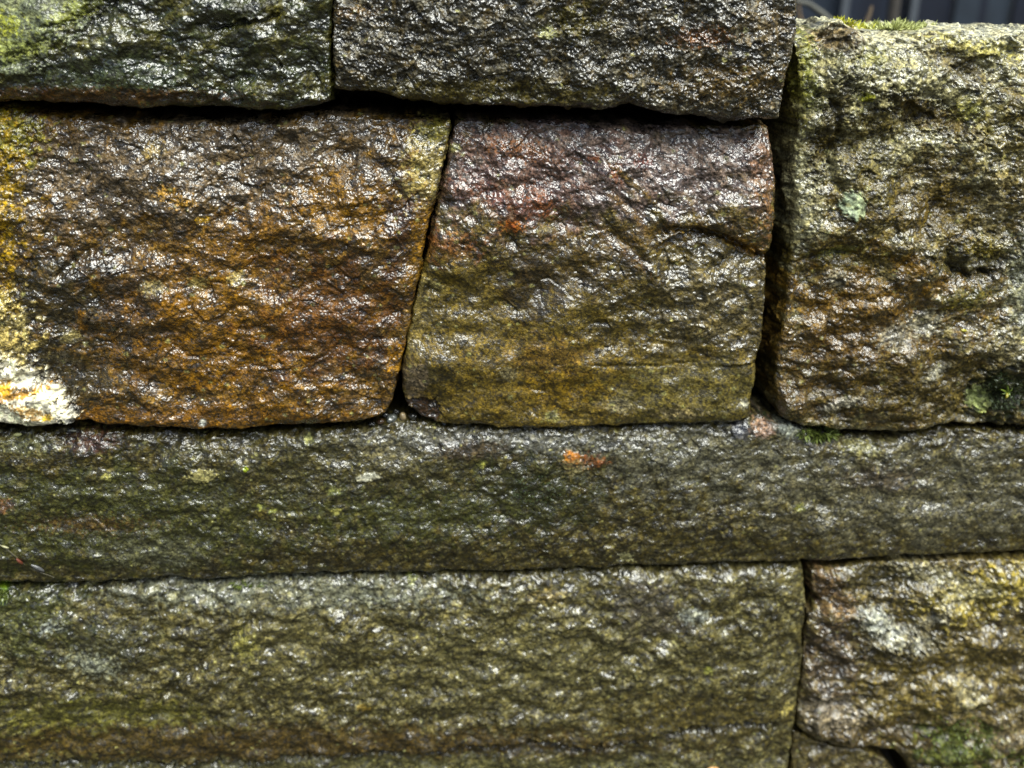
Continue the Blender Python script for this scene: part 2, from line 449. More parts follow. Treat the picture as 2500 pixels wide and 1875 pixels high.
B = stone("wall_stone", "rough silvery grey stone at the top centre with an olive lower lip",
    top=[(822, -300), (1950, -300)], right=[(1930, 0), (1926, 73), (1913, 142), (1901, 195), (1891, 236)],
    bottom=[(824, 214), (922, 220), (983, 236), (1085, 248), (1166, 253), (1247, 254), (1370, 256), (1471, 262), (1532, 250), (1614, 272), (1700, 280), (1763, 284), (1844, 285), (1883, 287)],
    left=[(820, 0), (819, 120)],
    seed=2, base=((0.05, 0.044, 0.028), (0.11, 0.10, 0.07), (0.10, 0.070, 0.022)), proud=0.018, bulge=0.005, relief=1.6, aniso=(1.25, 20), macro=0.9, gritty=1.5,
    edge=(0.004, 0.003, 0.007, 0.003), gloss=1.0, tex_sc=0.85,
    patches=[dict(c=(1180, 225), r=(330, 36), col=(0.075, 0.06, 0.012), k=0.9, n=0.5, rel=0.5, gl=0.5),
             dict(c=(1760, 200), r=(130, 45), col=(0.12, 0.075, 0.018), k=0.8, n=0.8, rel=0.8),
             dict(c=(1400, 50), r=(60, 40), col=(0.10, 0.085, 0.015), k=0.8, n=0.9, gl=0.6),
             dict(c=(1690, 90), r=(60, 20), col=(0.20, 0.08, 0.02), k=0.8, n=0.9),
             dict(c=(1850, 70), r=(60, 50), col=(0.22, 0.16, 0.08), k=0.5, n=0.9),
             dict(c=(1325, 78), r=(18, 14), col=(0.35, 0.36, 0.16), k=0.9, n=0.7),
             dict(c=(870, 30), r=(50, 14), col=(0.14, 0.08, 0.02), k=0.8, n=0.8),
             dict(c=(1860, 250), r=(80, 20), h=1.5, n=0.8)],
    cracks=[dict(p=[(1180, 150), (1200, 158), (1215, 150)], w=10, d=2.0), dict(p=[(1400, 115), (1340, 105)], w=9, d=2)])

C = stone("wall_stone", "large rust and amber stone with a white crust at its bottom left corner",
    top=[(LX, 255), (0, 262), (118, 275), (244, 282), (366, 288), (448, 292), (570, 290), (651, 288), (712, 280), (753, 272), (812, 270), (963, 281), (1099, 289)],
    right=[(1101, 300), (1095, 338), (1081, 386), (1077, 439), (1060, 488), (1044, 549), (1034, 602), (1024, 661), (1014, 706), (1003, 763), (991, 824), (979, 877), (978, 899), (966, 913), (968, 938), (957, 975)],
    bottom=[(LX, 1010), (0, 1017), (61, 1023), (90, 1028), (134, 1025), (171, 1020), (220, 1019), (252, 1025), (346, 1031), (427, 1033), (488, 1039), (590, 1039), (671, 1029), (732, 1030), (800, 1025), (861, 1021), (902, 1013), (942, 1001)],
    left=[(LX, 600)],
    seed=3, base=((0.075, 0.045, 0.017), (0.145, 0.082, 0.020), (0.21, 0.125, 0.030)), proud=0.008, lean=0.009, bulge=0.004, relief=0.95, aniso=(1.5, 24), macro=1.0,
    edge=(0.009, 0.0024, 0.003, 0.003), gloss=0.9,
    patches=[dict(c=(450, 400), r=(520, 120), rot=8, col=(0.12, 0.095, 0.065), k=0.7, n=0.7, rel=1.2, gl=1.2),
             dict(c=(20, 330), r=(80, 60), sc=24, col=(0.27, 0.24, 0.04), k=0.9, n=0.8, h=2, rel=1.2, gl=0.7),
             dict(c=(0, 480), r=(62, 170), rot=6, sc=26, col=(0.34, 0.22, 0.025), k=0.9, n=1.1, gl=0.7, h=1),
             dict(c=(150, 740), r=(120, 130), col=(0.022, 0.022, 0.010), k=0.75, n=0.8),
             dict(c=(150, 940), r=(160, 90), col=(0.04, 0.032, 0.010), k=0.7, n=0.8, rel=0.8),
             dict(c=(1000, 560), r=(70, 110), rot=20, col=(0.045, 0.022, 0.014), k=0.85, n=0.6),
             dict(c=(330, 740), r=(90, 120), rot=30, col=(0.035, 0.024, 0.016), k=0.6, n=0.8),
             dict(c=(840, 500), r=(110, 70), rot=-20, col=(0.25, 0.13, 0.018), k=0.6, n=0.9),
             dict(c=(560, 820), r=(230, 140), col=(0.24, 0.115, 0.014), k=0.6, n=0.9, rel=0.8),
             dict(c=(640, 700), r=(160, 80), col=(0.22, 0.12, 0.025), k=0.5, n=0.9),
             dict(c=(560, 600), r=(170, 60), rot=30, rel=0.75, col=(0.20, 0.10, 0.018), k=0.5, n=0.9),
             dict(c=(800, 760), r=(160, 130), col=(0.10, 0.040, 0.010), k=0.75, n=0.7, rel=0.75, gl=0.85),
             dict(c=(430, 1010), r=(400, 30), col=(0.17, 0.08, 0.012), k=0.8, n=0.6, rel=0.5),
             dict(c=(1040, 400), r=(50, 80), rot=-15, col=(0.42, 0.34, 0.13), k=0.8, n=0.7, rel=0.8),
             dict(c=(1060, 320), r=(45, 30), col=(0.30, 0.27, 0.07), k=0.8, n=0.6, rel=0.5),
             dict(c=(1020, 600), r=(22, 110), rot=-8, col=(0.26, 0.14, 0.02), k=0.7, n=0.6, rel=0.5),
             dict(c=(965, 870), r=(20, 40), col=(0.30, 0.15, 0.015), k=0.7, n=0.7),
             dict(c=(380, 360), r=(26, 22), col=(0.40, 0.29, 0.10), k=0.8, n=0.6),
             dict(c=(440, 475), r=(45, 18), rot=-20, col=(0.42, 0.24, 0.05), k=0.8, n=0.7, h=1.2),
             dict(c=(505, 528), r=(14, 9), col=(0.5, 0.30, 0.03), k=0.9, n=0.6),
             dict(c=(583, 670), r=(20, 14), rot=30, col=(0.45, 0.36, 0.15), k=0.9, n=0.6),
             dict(c=(385, 690), r=(26, 16), col=(0.36, 0.30, 0.14), k=0.8, n=0.6),
             dict(c=(490, 680), r=(22, 16), col=(0.36, 0.30, 0.12), k=0.7, n=0.6),
             dict(c=(185, 812), r=(22, 14), col=(0.36, 0.30, 0.13), k=0.8, n=0.6),
             dict(c=(500, 1022), r=(8, 9), col=(0.7, 0.7, 0.62), k=1, n=0.3),
             dict(c=(20, 730), r=(24, 30), col=(0.48, 0.36, 0.08), k=0.95, n=0.5, h=3),
             dict(c=(10, 830), r=(80, 100), sc=28, col=(0.56, 0.45, 0.18), k=0.9, n=0.8, h=2, rel=1.3),
             dict(c=(35, 980), r=(160, 112), rot=-32, col=(0.80, 0.75, 0.58), k=1.0, n=0.22, sc=30, h=4.5, rel=1.2, gl=0.9, soft=0.1, part='quartz_crust', mat=M_QUARTZ, plabel='bright white crust with honey stains'),
             dict(c=(178, 1000), r=(20, 22), rot=-40, col=(0.60, 0.58, 0.5), k=1, n=0.3, h=3.5, rel=0.2, soft=0.1),
             dict(c=(60, 945), r=(70, 10), rot=12, col=(0.42, 0.20, 0.02), k=0.9, n=0.9),
             dict(c=(30, 930), r=(22, 14), col=(0.50, 0.26, 0.01), k=0.9, n=0.7),
             dict(c=(130, 1004), r=(13, 8), col=(0.6, 0.40, 0.02), k=0.9, n=0.4),
             dict(c=(90, 985), r=(40, 12), rot=-20, col=(0.30, 0.17, 0.04), k=0.9, n=0.9)],
    cracks=[dict(p=[(160, 660), (200, 620), (240, 598)], w=9, d=3.2), dict(p=[(655, 897), (670, 880), (695, 878)], w=5, d=2),
            dict(p=[(448, 845), (470, 858), (490, 862)], w=5, d=2), dict(p=[(425, 482), (460, 495), (478, 492)], w=4, d=1.8),
            dict(p=[(700, 842), (760, 850)], w=4, d=1.6), dict(p=[(955, 362), (972, 362)], w=7, d=3), dict(p=[(70, 885), (120, 885), (165, 940), (205, 1010)], w=6, d=1.5)])

Dst = stone("wall_stone", "middle stone, silvery mauve above and smooth brown below, right of the rust stone",
    top=[(1115, 291), (1240, 293), (1370, 296), (1532, 303), (1614, 309), (1700, 309), (1803, 309), (1864, 304), (1883, 309)],
    right=[(1887, 346), (1891, 407), (1889, 488), (1883, 570), (1877, 605), (1869, 633), (1864, 690), (1862, 755), (1850, 844), (1841, 877), (1840, 917), (1831, 954)],
    bottom=[(1028, 1015), (1085, 1027), (1187, 1033), (1247, 1039), (1349, 1037), (1451, 1033), (1600, 1029), (1722, 1025), (1795, 1025), (1826, 1014)],
    left=[(1107, 325), (1095, 366), (1083, 448), (1069, 500), (1056, 561), (1046, 605), (1032, 653), (1022, 694), (1010, 750), (995, 816), (985, 877), (981, 938), (991, 978)],
    seed=4, base=((0.05, 0.038, 0.012), (0.13, 0.098, 0.028), (0.17, 0.13, 0.04)), proud=0.006, lean=0.012, bulge=0.004, relief=1.0, aniso=(1.35, -34), macro=1.0, gritty=1.15,
    edge=(0.007, 0.0035, 0.003, 0.004), gloss=0.95, mat=M_SMOOTH,
    patches=[dict(c=(1500, 390), r=(460, 130), col=(0.17, 0.125, 0.115), k=0.85, n=0.5, rel=1.0, gl=1.08),
             dict(c=(1250, 430), r=(190, 130), col=(0.14, 0.075, 0.060), k=0.6, n=0.8, rel=1.2),
             dict(c=(1270, 365), r=(75, 20), rot=-10, col=(0.22, 0.085, 0.02), k=0.7, n=1.2),
             dict(c=(1225, 480), r=(90, 20), rot=-20, col=(0.18, 0.060, 0.030), k=0.6, n=1.4),
             dict(c=(1320, 490), r=(40, 22), rot=-30, col=(0.24, 0.075, 0.022), k=0.65, n=1.2),
             dict(c=(1250, 545), r=(30, 14), col=(0.38, 0.09, 0.015), k=0.8, n=0.8),
             dict(c=(1100, 600), r=(60, 40), col=(0.30, 0.12, 0.05), k=0.6, n=0.8),
             dict(c=(1450, 388), r=(12, 10), col=(0.26, 0.075, 0.02), k=0.7, n=0.6), dict(c=(1500, 415), r=(16, 22), rot=20, col=(0.24, 0.08, 0.03), k=0.7, n=0.7),
             dict(c=(1570, 390), r=(20, 14), col=(0.20, 0.06, 0.04), k=0.7, n=0.8), dict(c=(1110, 360), r=(16, 10), col=(0.4, 0.38, 0.16), k=0.9, n=0.6),
             dict(c=(1860, 430), r=(30, 130), col=(0.22, 0.11, 0.05), k=0.6, n=0.9),
             dict(c=(1540, 445), r=(70, 9), rot=-42, col=(0.16, 0.10, 0.02), k=0.8, n=0.6, rel=0.3), dict(c=(1530, 510), r=(60, 9), rot=-42, col=(0.16, 0.09, 0.02), k=0.8, n=0.6, rel=0.3),
             dict(c=(1510, 600), r=(80, 12), rot=-38, col=(0.12, 0.055, 0.012), k=0.8, n=0.6, rel=0.3),
             dict(c=(1230, 760), r=(260, 170), col=(0.13, 0.095, 0.022), k=0.85, n=0.45, rel=0.42, gl=0.72),
             dict(c=(1330, 930), r=(420, 120), col=(0.15, 0.105, 0.022), k=0.85, n=0.4, rel=0.34, gl=0.62),
             dict(c=(1700, 960), r=(230, 90), col=(0.12, 0.098, 0.028), k=0.85, n=0.4, rel=0.34, gl=0.6),
             dict(c=(1290, 690), r=(70, 80), rot=20, col=(0.028, 0.018, 0.008), k=0.8, n=0.8),
             dict(c=(1420, 640), r=(140, 60), col=(0.05, 0.032, 0.014), k=0.6, n=0.8),
             dict(c=(1370, 940), r=(80, 46), col=(0.19, 0.12, 0.018), k=0.7, n=0.8),
             dict(c=(1340, 860), r=(90, 40), col=(0.18, 0.11, 0.03), k=0.7, n=0.8),
             dict(c=(1060, 900), r=(50, 28), col=(0.022, 0.022, 0.010), k=0.7, n=0.8), dict(c=(1010, 920), r=(32, 50), col=(0.17, 0.13, 0.085), k=0.8, n=0.5),
             dict(c=(1030, 1000), r=(45, 36), col=(0.035, 0.016, 0.007), k=0.95, n=0.4, h=-4, soft=0.12),
             dict(c=(1050, 690), r=(36, 12), rot=-25, col=(0.26, 0.22, 0.09), k=0.8, n=0.5, rel=0.3, h=1.5),
             dict(c=(1016, 770), r=(26, 110), rot=-8, col=(0.22, 0.17, 0.06), k=0.6, n=0.5, rel=0.4),
             dict(c=(1345, 1008), r=(16, 12), col=(0.36, 0.34, 0.13), k=0.8, n=0.7), dict(c=(1510, 980), r=(28, 16), col=(0.30, 0.26, 0.15), k=0.8, n=0.8),
             dict(c=(1650, 1000), r=(50, 14), col=(0.27, 0.22, 0.12), k=0.8, n=0.8), dict(c=(1812, 978), r=(8, 12), col=(0.5, 0.48, 0.36), k=0.9, n=0.5),
             dict(c=(1240, 900), r=(20, 16), col=(0.24, 0.21, 0.12), k=0.8, n=0.8), dict(c=(1590, 570), r=(210, 28), rot=6, col=(0.10, 0.06, 0.014), k=0.75, n=0.7, rel=0.5),
             dict(c=(1730, 740), r=(130, 90), rot=15, rel=1.15, gl=1.05, n=0.7, col=(0.15, 0.125, 0.07), k=0.5),
             dict(c=(1820, 600), r=(60, 16), rot=-28, col=(0.20, 0.10, 0.015), k=0.8, n=0.5, rel=0.3)],
    cracks=[dict(p=[(1620, 555), (1720, 555), (1770, 575), (1870, 625)], w=9, d=5.5, j=9), dict(p=[(1400, 575), (1440, 550), (1330, 545), (1240, 580)], w=11, d=1.8),
            dict(p=[(1480, 560), (1540, 600), (1560, 620)], w=10, d=2.4), dict(p=[(1480, 450), (1560, 530)], w=8, d=1.6), dict(p=[(1040, 695), (1065, 712)], w=5, d=2.4),
            dict(p=[(1440, 882), (1600, 884), (1700, 880)], w=4, d=1.2, j=3)],
    ledges=[dict(p=[(1590, 600), (1650, 562), (1720, 555), (1770, 572), (1820, 600), (1875, 632)], s=8, L=60, La=40, fx=30, j=6), dict(p=[(1740, 885), (1800, 884), (1850, 872)], s=4.5, L=40, La=40, fx=30, j=4), dict(p=[(1430, 884), (1600, 884), (1760, 884)], s=1.0, L=25, j=3)])

E = stone("wall_stone", "tall pale yellow stone at the top right with moss on its crest",
    top=[(1940, 98), (1960, 90), (1980, 82), (2007, 70), (2031, 52), (2060, 46), (2078, 54), (2100, 70), (2170, 74), (2271, 73), (2312, 62), (2353, 62), (2393, 74), (2446, 72), (2500, 68), (2600, 68), (2760, 74), (RX, 80)],
    right=[(RX, 500)],
    bottom=[(1900, 1010), (1925, 1023), (1958, 1033), (2060, 1043), (2149, 1050), (2210, 1048), (2312, 1029), (2414, 1033), (2500, 1033), (RX, 1040)],
    left=[(1946, 110), (1950, 160), (1948, 230), (1946, 285), (1945, 330), (1937, 366), (1931, 488), (1929, 570), (1927, 600), (1921, 660), (1913, 734), (1901, 812), (1891, 885), (1886, 925), (1891, 975)],
    seed=5, base=((0.10, 0.075, 0.025), (0.22, 0.19, 0.09), (0.15, 0.10, 0.022)), proud=0.007, lean=0.010, bulge=0.008, relief=1.25, aniso=(1.35, 30), macro=1.6, gritty=1.2,
    edge=(0.020, 0.006, 0.005, 0.006), gloss=0.85, side=1.4,
    patches=[dict(c=(2220, 230), r=(330, 190), col=(0.34, 0.32, 0.18), k=0.85, n=0.4, gl=0.95),
             dict(c=(2320, 70), r=(420, 48), col=(0.60, 0.58, 0.42), k=0.9, n=0.4, gl=0.6),  # pale crest: brightness of the sky-facing top painted into the colour
             dict(c=(2380, 115), r=(130, 24), rot=-8, col=(0.42, 0.38, 0.12), k=0.8, n=0.7),
             dict(c=(2480, 700), r=(45, 130), col=(0.34, 0.35, 0.24), k=0.7, n=0.5, h=2),
             dict(c=(2040, 90), r=(60, 26), rot=10, col=(0.20, 0.13, 0.055), k=0.8, n=0.6),
             dict(c=(1972, 130), r=(22, 60), rot=-15, col=(0.20, 0.21, 0.03), k=0.7, n=0.8, gl=0.3),
             dict(c=(1968, 215), r=(20, 45), rot=15, col=(0.19, 0.20, 0.025), k=0.7, n=0.8, gl=0.3),
             dict(c=(1945, 250), r=(20, 150), col=(0.19, 0.18, 0.04), k=0.7, n=0.6),
             dict(c=(1948, 460), r=(45, 160), col=(0.36, 0.34, 0.20), k=0.75, n=0.5, rel=0.8),
             dict(c=(2110, 140), r=(40, 22), col=(0.22, 0.22, 0.05), k=0.6, n=0.9, gl=0.4), dict(c=(2095, 235), r=(16, 12), col=(0.36, 0.37, 0.04), k=0.9, n=0.6, gl=0.4),
             dict(c=(2350, 270), r=(26, 30), rot=-30, col=(0.38, 0.37, 0.08), k=0.7, n=0.8),
             dict(c=(2050, 110), r=(34, 24), col=(0.06, 0.045, 0.02), k=0.8, n=0.8, gl=0.35), dict(c=(2170, 60), r=(60, 20), col=(0.45, 0.43, 0.30), k=0.5, n=0.6),
             dict(c=(2260, 280), r=(120, 34), rot=-24, col=(0.09, 0.06, 0.012), k=0.9, n=0.6, gl=0.35, h=-3.5, rel=0.8),
             dict(c=(2140, 300), r=(80, 36), col=(0.12, 0.09, 0.02), k=0.8, n=0.8, gl=0.35, h=-1.5),
             dict(c=(2330, 160), r=(90, 35), rot=-35, col=(0.085, 0.06, 0.018), k=0.75, n=0.8, gl=0.35, h=-1),
             dict(c=(2480, 260), r=(50, 60), col=(0.10, 0.07, 0.013), k=0.85, n=0.7, gl=0.35, h=-2), dict(c=(2430, 330), r=(60, 90), rot=15, col=(0.16, 0.13, 0.035), k=0.7, n=0.8),
             dict(c=(2290, 480), r=(120, 100), col=(0.10, 0.07, 0.014), k=0.8, n=0.8, gl=0.35, rel=0.9), dict(c=(2110, 420), r=(60, 120), col=(0.10, 0.08, 0.018), k=0.7, n=0.9, gl=0.35),
             dict(c=(2020, 300), r=(26, 130), rot=-16, col=(0.06, 0.045, 0.012), k=0.85, n=0.6, gl=0.35, h=-3), dict(c=(2000, 350), r=(50, 24), col=(0.08, 0.06, 0.012), k=0.8, n=0.7, gl=0.35),
             dict(c=(2050, 620), r=(150, 40), rot=5, col=(0.11, 0.08, 0.016), k=0.9, n=0.7, gl=0.35), dict(c=(2100, 760), r=(230, 120), col=(0.15, 0.085, 0.016), k=0.85, n=0.7, rel=0.95),
             dict(c=(2080, 900), r=(240, 100), col=(0.09, 0.052, 0.013), k=0.8, n=0.6, gl=0.9), dict(c=(2300, 930), r=(260, 90), col=(0.10, 0.075, 0.02), k=0.8, n=0.6, gl=0.35),
             dict(c=(2040, 605), r=(40, 12), rot=12, col=(0.24, 0.24, 0.07), k=0.8, n=0.7), dict(c=(2400, 480), r=(30, 120), rot=-10, col=(0.28, 0.24, 0.12), k=0.6, n=0.7, h=2),
             dict(c=(2340, 625), r=(90, 40), col=(0.05, 0.045, 0.012), k=0.8, n=0.7, gl=0.35, h=-2), dict(c=(2380, 590), r=(40, 22), col=(0.20, 0.16, 0.03), k=0.8, n=0.7, h=2.5),
             dict(c=(2440, 950), r=(70, 65), col=(0.022, 0.03, 0.008), k=0.9, n=0.7, h=-4, gl=0.4), dict(c=(2330, 720), r=(60, 22), rot=15, col=(0.10, 0.10, 0.02), k=0.7, n=0.9),
             dict(c=(2030, 675), r=(26, 22), col=(0.28, 0.26, 0.19), k=0.8, n=0.5, h=2.5), dict(c=(2265, 893), r=(34, 13), rot=28, col=(0.33, 0.31, 0.22), k=0.85, n=0.5, h=2),
             dict(c=(2245, 780), r=(30, 36), rot=-50, col=(0.36, 0.34, 0.24), k=0.8, n=0.6, h=1), dict(c=(2040, 975), r=(48, 12), rot=20, col=(0.40, 0.37, 0.28), k=0.9, n=0.5, h=3),
             dict(c=(2170, 805), r=(50, 26), rot=15, col=(0.33, 0.30, 0.22), k=0.8, n=0.8), dict(c=(2450, 830), r=(60, 50), col=(0.27, 0.24, 0.13), k=0.7, n=0.8),
             dict(c=(2062, 492), r=(30, 32), col=(0.36, 0.42, 0.27), k=1, n=0.25, h=2.2, rel=0.7, gl=0.35, soft=0.12, part='lichen_patch', plabel='round mint green lichen'),
             dict(c=(2384, 968), r=(28, 30), col=(0.34, 0.38, 0.15), k=1, n=0.35, h=2.0, gl=0.2, soft=0.12, part='lichen_patch', plabel='frilly yellow green lichen rosette')],
    cracks=[dict(p=[(1950, 172), (1975, 170), (1998, 190), (2005, 210)], w=6, d=3, j=4), dict(p=[(1985, 230), (2015, 235), (2030, 270), (2040, 330), (2020, 380), (2018, 430), (2045, 460)], w=10, d=6.0, j=10),
            dict(p=[(2100, 1010), (2160, 990), (2330, 905), (2400, 890)], w=8, d=1.5), dict(p=[(2290, 635), (2340, 655), (2400, 648)], w=9, d=4, j=6),
            dict(p=[(1935, 640), (2030, 605), (2080, 612)], w=7, d=2.4), dict(p=[(2400, 180), (2390, 330), (2370, 480)], w=10, d=1.8), dict(p=[(2440, 260), (2420, 420), (2440, 560)], w=9, d=1.8)],
    ledges=[dict(p=[(2290, 632), (2340, 655), (2420, 648)], s=8, L=60, La=40, fx=25), dict(p=[(2150, 235), (2210, 250), (2290, 290)], s=7, L=70, La=40, fx=30),
            dict(p=[(1950, 612), (2020, 600), (2090, 615)], s=5, L=40, fx=30), dict(p=[(2330, 150), (2400, 130), (2450, 150)], s=5, L=60, fx=30)])

F = stone("wall_stone", "long dark olive stone running the full width just below the middle",
    top=[(LX, 1052), (0, 1053), (203, 1048), (366, 1050), (488, 1056), (610, 1056), (773, 1048), (902, 1040), (960, 1030), (1028, 1030), (1085, 1032), (1207, 1037), (1349, 1038), (1492, 1036), (1700, 1030), (1795, 1026), (1828, 1018), (1905, 1019), (1950, 1042), (2048, 1062), (2170, 1066), (2251, 1052), (2332, 1042), (2500, 1046), (RX, 1050)],
    right=[(RX, 1200)], left=[(LX, 1240)],
    bottom=[(LX, 1420), (0, 1420), (226, 1423), (339, 1413), (418, 1409), (509, 1417), (565, 1411), (678, 1401), (848, 1397), (1017, 1396), (1250, 1392), (1476, 1383), (1730, 1376), (1968, 1369), (2041, 1366), (2154, 1359), (2300, 1352), (2500, 1345), (RX, 1335)],
    seed=6, base=((0.024, 0.019, 0.006), (0.074, 0.058, 0.016), (0.16, 0.138, 0.055)), proud=0.002, bulge=0.006, relief=0.8, tex_sc=0.64, aniso=(1.3, 30), macro=0.6, gritty=1.35,
    edge=(0.013, 0.004, 0.005, 0.004), gloss=0.85,
    patches=[dict(c=(300, 1260), r=(420, 130), col=(0.048, 0.052, 0.014), k=0.8, n=0.6, rel=0.9, gl=0.8), dict(c=(220, 1270), r=(120, 18), col=(0.085, 0.042, 0.012), k=0.6, n=1.2),
             dict(c=(15, 1222), r=(24, 14), col=(0.16, 0.08, 0.04), k=0.8, n=0.9), dict(c=(900, 1150), r=(400, 110), col=(0.075, 0.07, 0.03), k=0.5, n=0.7),
             dict(c=(1200, 1075), r=(330, 26), col=(0.14, 0.14, 0.12), k=0.7, n=0.5, gl=1.1, rel=0.9), dict(c=(1150, 1090), r=(90, 22), col=(0.06, 0.04, 0.02), k=0.8, n=0.7),
             dict(c=(1700, 1110), r=(250, 90), col=(0.13, 0.125, 0.085), k=0.7, n=0.7), dict(c=(1300, 1200), r=(140, 80), col=(0.035, 0.038, 0.012), k=0.8, n=0.8, rel=1.2),
             dict(c=(1000, 1250), r=(220, 60), col=(0.045, 0.05, 0.012), k=0.7, n=0.8), dict(c=(2250, 1200), r=(420, 110), col=(0.15, 0.14, 0.09), k=0.6, n=0.5),
             dict(c=(950, 1100), r=(70, 34), col=(0.18, 0.16, 0.09), k=0.6, n=0.8), dict(c=(225, 1075), r=(60, 22), col=(0.06, 0.025, 0.018), k=0.8, n=0.7),
             dict(c=(60, 1080), r=(60, 20), col=(0.20, 0.20, 0.10), k=0.7, n=0.8), dict(c=(2100, 1090), r=(40, 16), col=(0.36, 0.34, 0.15), k=0.7, n=0.7),
             dict(c=(900, 1155), r=(30, 9), rot=8, col=(0.55, 0.54, 0.42), k=1, n=0.35, h=1.0, rel=0.4, soft=0.15, part='lichen_patch', plabel='small white flake shaped lichen'),
             dict(c=(500, 1152), r=(32, 17), col=(0.40, 0.36, 0.16), k=1, n=0.35, h=1.0, gl=0.4, soft=0.15, part='lichen_patch', plabel='cream coloured lichen'),
             dict(c=(1395, 1108), r=(22, 14), rot=-15, col=(0.40, 0.17, 0.04), k=1, n=0.35, h=1.2, rel=0.6, soft=0.15, part='lichen_patch', plabel='orange lichen spot'),
             dict(c=(1430, 1118), r=(44, 14), col=(0.22, 0.07, 0.02), k=0.8, n=0.8), dict(c=(1400, 1130), r=(32, 18), col=(0.28, 0.24, 0.12), k=0.6, n=0.7),
             dict(c=(265, 1155), r=(12, 9), col=(0.38, 0.36, 0.12), k=0.9, n=0.5), dict(c=(825, 1238), r=(12, 9), col=(0.42, 0.40, 0.14), k=0.9, n=0.6), dict(c=(1175, 1127), r=(10, 10), col=(0.36, 0.36, 0.10), k=0.9, n=0.6),
             dict(c=(1525, 1354), r=(16, 12), col=(0.44, 0.42, 0.22), k=0.9, n=0.6), dict(c=(815, 1187), r=(14, 8), col=(0.30, 0.32, 0.12), k=0.9, n=0.7), dict(c=(755, 1070), r=(12, 8), col=(0.42, 0.42, 0.18), k=0.9, n=0.6),
             dict(c=(605, 1132), r=(5, 5), col=(0.4, 0.5, 0.05), k=1, n=0.4), dict(c=(640, 1228), r=(12, 7), col=(0.35, 0.36, 0.10), k=0.9, n=0.6), dict(c=(668, 1238), r=(9, 6), col=(0.35, 0.36, 0.10), k=0.9, n=0.6),
             dict(c=(1945, 1230), r=(12, 8), col=(0.30, 0.30, 0.08), k=0.9, n=0.6), dict(c=(1805, 1045), r=(24, 20), col=(0.055, 0.055, 0.065), k=0.95, n=0.4),
             dict(c=(1862, 1042), r=(30, 18), col=(0.36, 0.23, 0.16), k=0.95, n=0.35, rel=0.5, h=0.8), dict(c=(1925, 1046), r=(36, 18), rot=-15, col=(0.36, 0.38, 0.32), k=0.95, n=0.35, rel=0.4, h=0.8),  # dark, pink and grey ledge patches: wet reflections painted as colour
             dict(c=(2150, 1160), r=(90, 26), col=(0.06, 0.04, 0.028), k=0.6, n=0.8), dict(c=(380, 1338), r=(130, 40), col=(0.11, 0.11, 0.07), k=0.6, n=0.8)],
    cracks=[dict(p=[(440, 1180), (560, 1165)], w=4, d=1), dict(p=[(230, 1115), (330, 1092)], w=5, d=1.2), dict(p=[(640, 1365), (700, 1340), (760, 1345)], w=4, d=1.1)])

